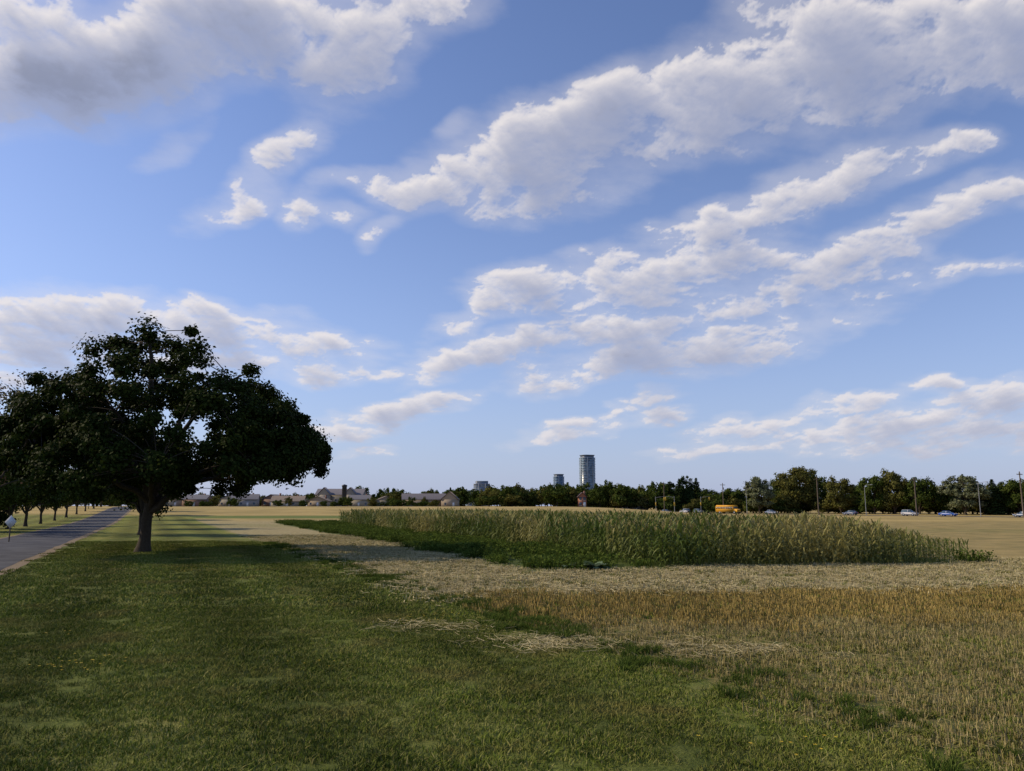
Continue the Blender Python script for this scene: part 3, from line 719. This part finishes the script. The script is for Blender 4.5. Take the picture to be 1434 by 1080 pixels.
def gable_wall(q, x0, x1, y0, y1, z, rh, axis, mi=0):
    if axis == 'x':
        ym = (y0 + y1) / 2
        for x in (x0, x1):
            q.add([(x, y0, z), (x, ym, z), (x, ym, z + rh * .93), (x, (y0 + ym) / 2, z + rh * .46)], [(0, 1, 2, 3)], mi); q.add([(x, y1, z), (x, ym, z), (x, ym, z + rh * .93), (x, (y1 + ym) / 2, z + rh * .46)], [(0, 1, 2, 3)], mi)
    else:
        xm = (x0 + x1) / 2
        for y in (y0, y1):
            q.add([(x0, y, z), (xm, y, z), (xm, y, z + rh * .93), ((x0 + xm) / 2, y, z + rh * .46)], [(0, 1, 2, 3)], mi); q.add([(x1, y, z), (xm, y, z), (xm, y, z + rh * .93), ((x1 + xm) / 2, y, z + rh * .46)], [(0, 1, 2, 3)], mi)
def house(name, x, y, w_, d_, h, rh, wc, rc, axis='x', rot=0., floors=2, chimney=True):
    e = empty(name, (x, y, float(tz(x, y))), rot)
    wm_ = simple(name + "_wall", wc, .85); rm = simple(name + "_roof", rc, .85)
    q = QB(); q.box(-w_ / 2, w_ / 2, -d_ / 2, d_ / 2, -.5, h); gable_wall(q, -w_ / 2, w_ / 2, -d_ / 2, d_ / 2, h, rh, axis); part("walls", q, [wm_], e)
    q = QB(); gable(q, -w_ / 2, w_ / 2, -d_ / 2, d_ / 2, h + .02, rh, .5, axis); part("roof", q, [rm], e)
    q = QB(); nw = max(2, int(w_ / 3.2))
    for f in range(floors):
        for i in range(nw):
            if f == 0 and i == nw // 2: continue
            wx = -w_ / 2 + w_ * (i + .5) / nw; wz = .9 + f * 2.1
            if wz + 1.2 > h: continue
            q.box(wx - .5, wx + .5, -d_ / 2 - .04, -d_ / 2 + .02, wz, wz + 1.1, 0); q.box(wx - .65, wx + .65, -d_ / 2 - .09, -d_ / 2 - .045, wz - .18, wz - .05, 1)
    part("windows", q, [glass, white], e)
    wx = -w_ / 2 + w_ * (nw // 2 + .5) / nw; q = QB(); q.box(wx - .5, wx + .5, -d_ / 2 - .06, -d_ / 2 + .02, 0, 2.1); part("door", q, [white], e)
    if chimney: q = QB(); q.box(w_ * .25, w_ * .25 + .8, .3, 1.1, h, h + rh + .6); part("chimney", q, [simple("chimney_brick", (.2, .1, .07))], e)
    return e
grR = (.13, .13, .145); brR = (.20, .16, .125); cr = (.32, .29, .23); bk = (.22, .14, .11)
H = [(-150, 415, 11, 9, 3.6, 2.4, cr, grR, 'y', .1), (-139, 405, 13, 9, 3.6, 2.8, (.28, .28, .28), grR, 'x', .2), (-127, 415, 10, 9, 3.8, 2.6, bk, grR, 'y', -.1), (-115.5, 402, 16, 10, 2.6, 2.8, cr, brR, 'x', .1),
     (-104, 420, 11, 9, 2.9, 2.6, (.31, .25, .18), brR, 'y', 0), (-162, 400, 12, 9, 3.6, 2.4, bk, grR, 'x', 0), (-86, 440, 12, 9, 3.8, 2.6, cr, grR, 'x', 0), (-74, 455, 12, 9, 3.4, 2.6, cr, brR, 'y', .3), (-175, 405, 12, 9, 3.6, 2.4, cr, brR, 'x', .3)]
for h in H: house("house", *h)
e = house("college_building", -100, 455, 27, 14, 6.6, 3.6, (.26, .235, .19), (.16, .15, .16), 'x', 0, 2, False)
for k, xx_ in enumerate((-8, 7)):
    q = QB(); q.box(xx_ - 3.5, xx_ + 3.5, -10, -7.1, 0, 6.6); gable_wall(q, xx_ - 3.5, xx_ + 3.5, -10, -7.1, 6.6, 4.2, 'y'); part("gable_wing", q, [simple("pale_stone", (.28, .25, .20))], e)
    q = QB(); gable(q, xx_ - 3.5, xx_ + 3.5, -10, -5, 6.62, 4.3, .4, 'y'); part("wing_roof", q, [simple("slate", (.14, .13, .14))], e)
q = QB(); q.tube([(0, 0, 0), (0, 0, 11), (0, 0, 11.01), (0, 0, 11.8), (0, 0, 12.3)], [1.3, 1.3, 1.5, 1.5, .1], 20)
for z in np.arange(1, 11, 1.2): q.tube([(0, 0, z), (0, 0, z + .12)], [1.34, 1.34], 20, 0)
obj("silo", q.mesh("silo", [simple("dark_silo_metal", (.035, .04, .05), .5)]), (-93, 430, 2.3))
house("school_building", -50, 440, 24, 14, 3.8, 3.4, (.28, .23, .18), (.13, .12, .13), 'x', .15, 1, False)
house("school_building", -34.5, 435, 9, 14, 3.8, 4.4, (.32, .26, .19), (.18, .14, .11), 'y', .0, 1, False)
house("brick_house", 29.6, 330, 3.4, 8, 4.2, 2.0, (.30, .13, .08), (.12, .08, .07), 'y', 0, 2)
house("house", 53, 335, 10, 8, 3.0, 2.2, (.33, .31, .28), brR, 'x', 0, 1)

def tower(name, x, y, w_, d_, floors, fh, gcol, slabcol, rot=.4, crown=True, bays=9):
    e = empty(name, (x, y, 0), rot); Ht = floors * fh
    gl, t = new_mat(name + "_glass")
    tcn = t.n('ShaderNodeTexCoord'); wn_ = t.n('ShaderNodeTexWhiteNoise'); wn_.noise_dimensions = '3D'
    sn = t.v('SNAP', tcn.outputs['Object'], (w_ / bays, d_ / bays, fh)); t.put(wn_.inputs['Vector'], sn)
    c = t.mix(wn_.outputs[0], tuple(v * .6 for v in gcol), tuple(min(1, v * 1.5) for v in gcol))
    finish(gl, t, principled(t, c, .25, .4))
    sm = simple(name + "_slabs", slabcol, .7)
    def ring(hw, hd, ch): return [(-hw + ch, -hd), (hw - ch, -hd), (hw, -hd + ch), (hw, hd - ch), (hw - ch, hd), (-hw + ch, hd), (-hw, hd - ch), (-hw, -hd + ch)]
    def prism(q, rg, z0, z1, mi=0):
        n = len(rg); V = [(p[0], p[1], z0) for p in rg] + [(p[0], p[1], z1) for p in rg]
        q.add(V, [(i, (i + 1) % n, n + (i + 1) % n, n + i) for i in range(n)] + [(n, n + 1, n + 2, n + 7), (n + 2, n + 3, n + 6, n + 7), (n + 3, n + 4, n + 5, n + 6)], mi)
    q = QB(); prism(q, ring(w_ / 2, d_ / 2, w_ * .18), 0, Ht); part("glass_body", q, [gl], e)
    q = QB()
    for f in range(1, floors + 1): prism(q, ring(w_ / 2 + (.9 if f % 2 else .6), d_ / 2 + .8, w_ * .18), f * fh - .35, f * fh + (.55 if f % 3 else .2))
    part("balcony_slabs", q, [sm], e)
    q = QB()
    for sx in (-1, 1):
        for sy in (-1, 1): q.box(sx * w_ * .22 - .6, sx * w_ * .22 + .6, sy * (d_ / 2 + .5) - .5, sy * (d_ / 2 + .5) + .5, 0, Ht + 1)
        q.box(sx * (w_ / 2 + .6) - .5, sx * (w_ / 2 + .6) + .5, -1, 1, 0, Ht + 1)
    part("piers", q, [sm], e)
    q = QB(); prism(q, ring(w_ * .42, d_ * .42, w_ * .1), Ht, Ht + 4.5)
    if crown: prism(q, ring(w_ / 2 + .1, d_ / 2 + .1, w_ * .2), Ht + 4.5, Ht + 5.5)
    part("roof_penthouse", q, [simple(name + "_crown", (.12, .15, .19), .5)], e)
tower("apartment_tower", 136.5, 1400, 25, 22, 29, 3.05, (.13, .20, .26), (.24, .29, .34))
tower("apartment_tower", 90.5, 1500, 18, 17, 19, 3.05, (.08, .15, .24), (.18, .24, .31))
tower("apartment_tower", -43, 1100, 21, 16, 11, 3.0, (.14, .19, .25), (.24, .27, .32), .1, False)
tower("apartment_building", -62, 1150, 14, 14, 7, 3.0, (.12, .17, .2), (.30, .30, .30), .1, False)

# ------------------------------------------------------------------ vehicles
tyre = simple("tyre_rubber", (.02, .02, .02), .9); chrome = simple("hub_metal", (.4, .4, .4), .35, metal=.8)
lampw = simple("headlamp", (.7, .7, .65), .2); lampr = simple("tail_lamp", (.4, .02, .02), .3)
def wheel(q, x, y, r, w_, mi_t, mi_h):
    q.tube([(x, y - w_ / 2, r), (x, y - w_ / 2 + .001, r), (x, y + w_ / 2 - .001, r), (x, y + w_ / 2, r)], [r * .6, r, r, r * .6], 16, mi_t)
    q.tube([(x, y - w_ / 2 - .01, r), (x, y + w_ / 2 + .01, r)], [r * .58, r * .58], 12, mi_h)
    for s in (-1, 1):
        q.tube([(x, y + s * (w_ / 2 + .01), r), (x, y + s * (w_ / 2 + .02), r)], [r * .58, .01], 12, mi_h)
def loft(q, st, mi):
    V = []
    for (x, hw, z0, z1) in st: V += [(x, -hw * .94, z0), (x, hw * .94, z0), (x, hw, (z0 + z1) / 2), (x, hw * .93, z1), (x, -hw * .93, z1), (x, -hw, (z0 + z1) / 2)]
    F = []
    for i in range(len(st) - 1):
        for j in range(6): F.append((6 * i + j, 6 * i + (j + 1) % 6, 6 * i + 6 + (j + 1) % 6, 6 * i + 6 + j))
    n = 6 * (len(st) - 1); F += [(0, 1, 2, 5), (5, 2, 3, 4), (n, n + 5, n + 2, n + 1), (n + 5, n + 4, n + 3, n + 2)]
    q.add(V, F, mi)
def car(name, x, y, col, rot, suv=False):
    e = empty(name, (x, y, .03), rot); pm = simple(name + "_paint", col, .3, .4, var=.05)
    hr = 1.72 if suv else 1.43; bl = .98 if suv else .86
    q = QB(); loft(q, [(-2.25, .72, .38, bl - .12), (-2.15, .86, .28, bl), (-1.2, .9, .22, bl + .03), (0, .91, .22, bl), (1.1, .9, .22, bl - .03), (1.95, .86, .24, bl - .15), (2.25, .7, .34, .62)], 0); part("body", q, [pm], e)
    q = QB(); x0, x1 = (-2.1, .95) if suv else (-1.75, 1.0)
    V = [(x0, -.82, bl - .02), (x1, -.82, bl - .04), (x1, .82, bl - .04), (x0, .82, bl - .02), (x0 + (.25 if suv else .65), -.62, hr - .06), (x1 - .75, -.62, hr - .06), (x1 - .75, .62, hr - .06), (x0 + (.25 if suv else .65), .62, hr - .06)]
    q.add(V, [(0, 1, 5, 4), (1, 2, 6, 5), (2, 3, 7, 6), (3, 0, 4, 7), (4, 5, 6, 7)], 0); part("windows", q, [glass], e)
    q = QB(); xa, xb = V[4][0], V[5][0]; q.box(xa - .05, xb + .05, -.64, .64, hr - .058, hr, 0, .1, .08)
    for s in (-1, 1):
        q.add([(-.15, s * .80, bl), (-.02, s * .80, bl), (-.05, s * .645, hr - .05), (-.15, s * .645, hr - .05)], [(0, 1, 2, 3)], 0); q.box(.75, .95, s * .95 - .08, s * .95 + .08, bl, bl + .14)
    part("roof_and_pillars", q, [pm], e)
    q = QB()
    for wx in (-1.35, 1.4):
        for s in (-1, 1): wheel(q, wx, s * .80, .34, .22, 0, 1)
    part("wheels", q, [tyre, chrome], e)
    q = QB()
    for s in (-1, 1): q.box(2.08, 2.2, s * .62 - .15, s * .62 + .15, .6, .74, 0); q.box(-2.28, -2.18, s * .66 - .12, s * .66 + .12, .66, .84, 1)
    part("lamps", q, [lampw, lampr], e)
RD = math.atan2(110, -62)
for nm, x, y, c_, suv, fl_ in (("car", 126, 191.8, (.14, .18, .25), False, 0), ("car", 116.7, 208.4, (.02, .08, .33), False, 1), ("car", 111.3, 217.9, (.30, .30, .32), True, 1), ("car", 101.9, 234.5, (.08, .10, .16), False, 0), ("car", 87, 261, (.16, .19, .26), False, 1),
                               ("pickup_truck", 72, 300, (.08, .1, .14), True, 1), ("car", 66, 297, (.42, .42, .44), True, 0), ("car", 60, 303, (.1, .1, .1), False, 1)):
    car(nm, x, y, c_, RD + math.pi * fl_, suv)
e = empty("school_bus", (77.5, 279, .03), RD + math.pi); yl = simple("bus_yellow", (.60, .30, .02), .4); blk = simple("bus_black", (.02, .02, .02), .5)
q = QB(); q.box(-5, 3.6, -1.2, 1.2, .55, 2.5); q.box(-5, 3.6, -1.2, 1.2, 2.5, 3.0, 0, .15, .25); loft(q, [(3.6, 1.1, .5, 1.75), (4.6, 1.05, .5, 1.65), (5.2, .9, .55, 1.45)], 0); part("body", q, [yl], e)
q = QB()
for s in (-1, 1):
    for k in range(10): q.box(-4.8 + k * .82, -4.8 + k * .82 + .62, s * 1.21 - .02, s * 1.21 + .02, 1.75, 2.4)
q.box(3.59, 3.65, -1.05, 1.05, 1.75, 2.45); part("windows", q, [glass], e)
q = QB()
for s in (-1, 1):
    for z in (.85, 1.25, 1.62): q.box(-5, 3.6, s * 1.215 - .012, s * 1.215 + .012, z, z + .06)
q.box(5.2, 5.35, -1.1, 1.1, .4, .65); part("rub_rails", q, [blk], e)
q = QB()
for wx in (-3, 4.1):
    for s in (-1, 1): wheel(q, wx, s * 1.05, .5, .3, 0, 1)
part("wheels", q, [tyre, chrome], e)

# ------------------------------------------------------------------ poles, signals, sign
wood = simple("pole_wood", (.12, .095, .07), .9); steel = simple("galvanised_steel", (.22, .23, .24), .6); sigy = simple("signal_yellow", (.45, .30, .03), .5)
for (s, y, hh) in ((.657, 187, 11), (.394, 238, 11.5), (.196, 300, 12), (.520, 215, 10.5), (.272, 282, 11)):
    q = QB(); q.tube([(0, 0, -.3), (0, 0, hh)], [.19, .12], 10); q.box(-1.2, 1.2, -.06, .06, hh - .8, hh - .66)
    for k in (-1.05, -.4, .4, 1.05): q.tube([(k, 0, hh - .66), (k, 0, hh - .45)], [.05, .04], 6)
    q.tube([(.25, 0, hh - 2.4), (.25, 0, hh - 1.6)], [.2, .2], 8); obj("utility_pole", q.mesh("utility_pole", [wood]), (s * y, y, 0), .5)
for (s, y, dr_) in ((.185, 292, 1), (.209, 284, -1), (.243, 288, 1)):
    e = empty("traffic_light", (s * y, y, 0)); q = QB(); q.tube([(0, 0, 0), (0, 0, 6.2)], [.12, .08], 8); q.tube([(0, 0, 5.8), (dr_ * 1.8, 0, 6.1), (dr_ * 3.4, 0, 6.2)], [.07, .05, .04], 6); part("pole_and_arm", q, [steel], e)
    q = QB()
    for kx, kz in ((dr_ * 3.2, 5.3), (0.0, 3.4)):
        q.box(kx - .22, kx + .22, -.42, -.16, kz - .55, kz + .65, 0)
        for j, dz in enumerate((.4, 0.05, -.3)): q.tube([(kx, -.43, kz + dz), (kx, -.45, kz + dz)], [.13, .01], 10, 1)
    part("signal_heads", q, [sigy, blk], e)
for (s, y) in ((.302, 268), (.455, 226), (.602, 200)):
    q = QB(); q.tube([(0, 0, 0), (0, 0, 8.2), (.3, 0, 8.7), (1.8, 0, 8.9)], [.10, .06, .05, .04], 8); q.box(1.6, 2.3, -.14, .14, 8.78, 8.95); obj("street_lamp", q.mesh("street_lamp", [steel]), (s * y, y, 0), -.5)
e = empty("traffic_sign", (-39.4, 61.3, 0), .5)
q = QB(); q.tube([(0, 0, -.2), (0, 0, 1.9)], [.05, .05], 8); part("post", q, [wood], e)
q = QB(); a_ = .40; zc = 1.55; q.add([(0, -.07, zc - a_ * 1.3), (a_, -.07, zc), (0, -.07, zc + a_ * 1.3), (-a_, -.07, zc), (0, -.055, zc - a_ * 1.3), (a_, -.055, zc), (0, -.055, zc + a_ * 1.3), (-a_, -.055, zc)],
      [(0, 1, 2, 3), (7, 6, 5, 4), (0, 4, 5, 1), (1, 5, 6, 2), (2, 6, 7, 3), (3, 7, 4, 0)]); part("panel", q, [white], e)
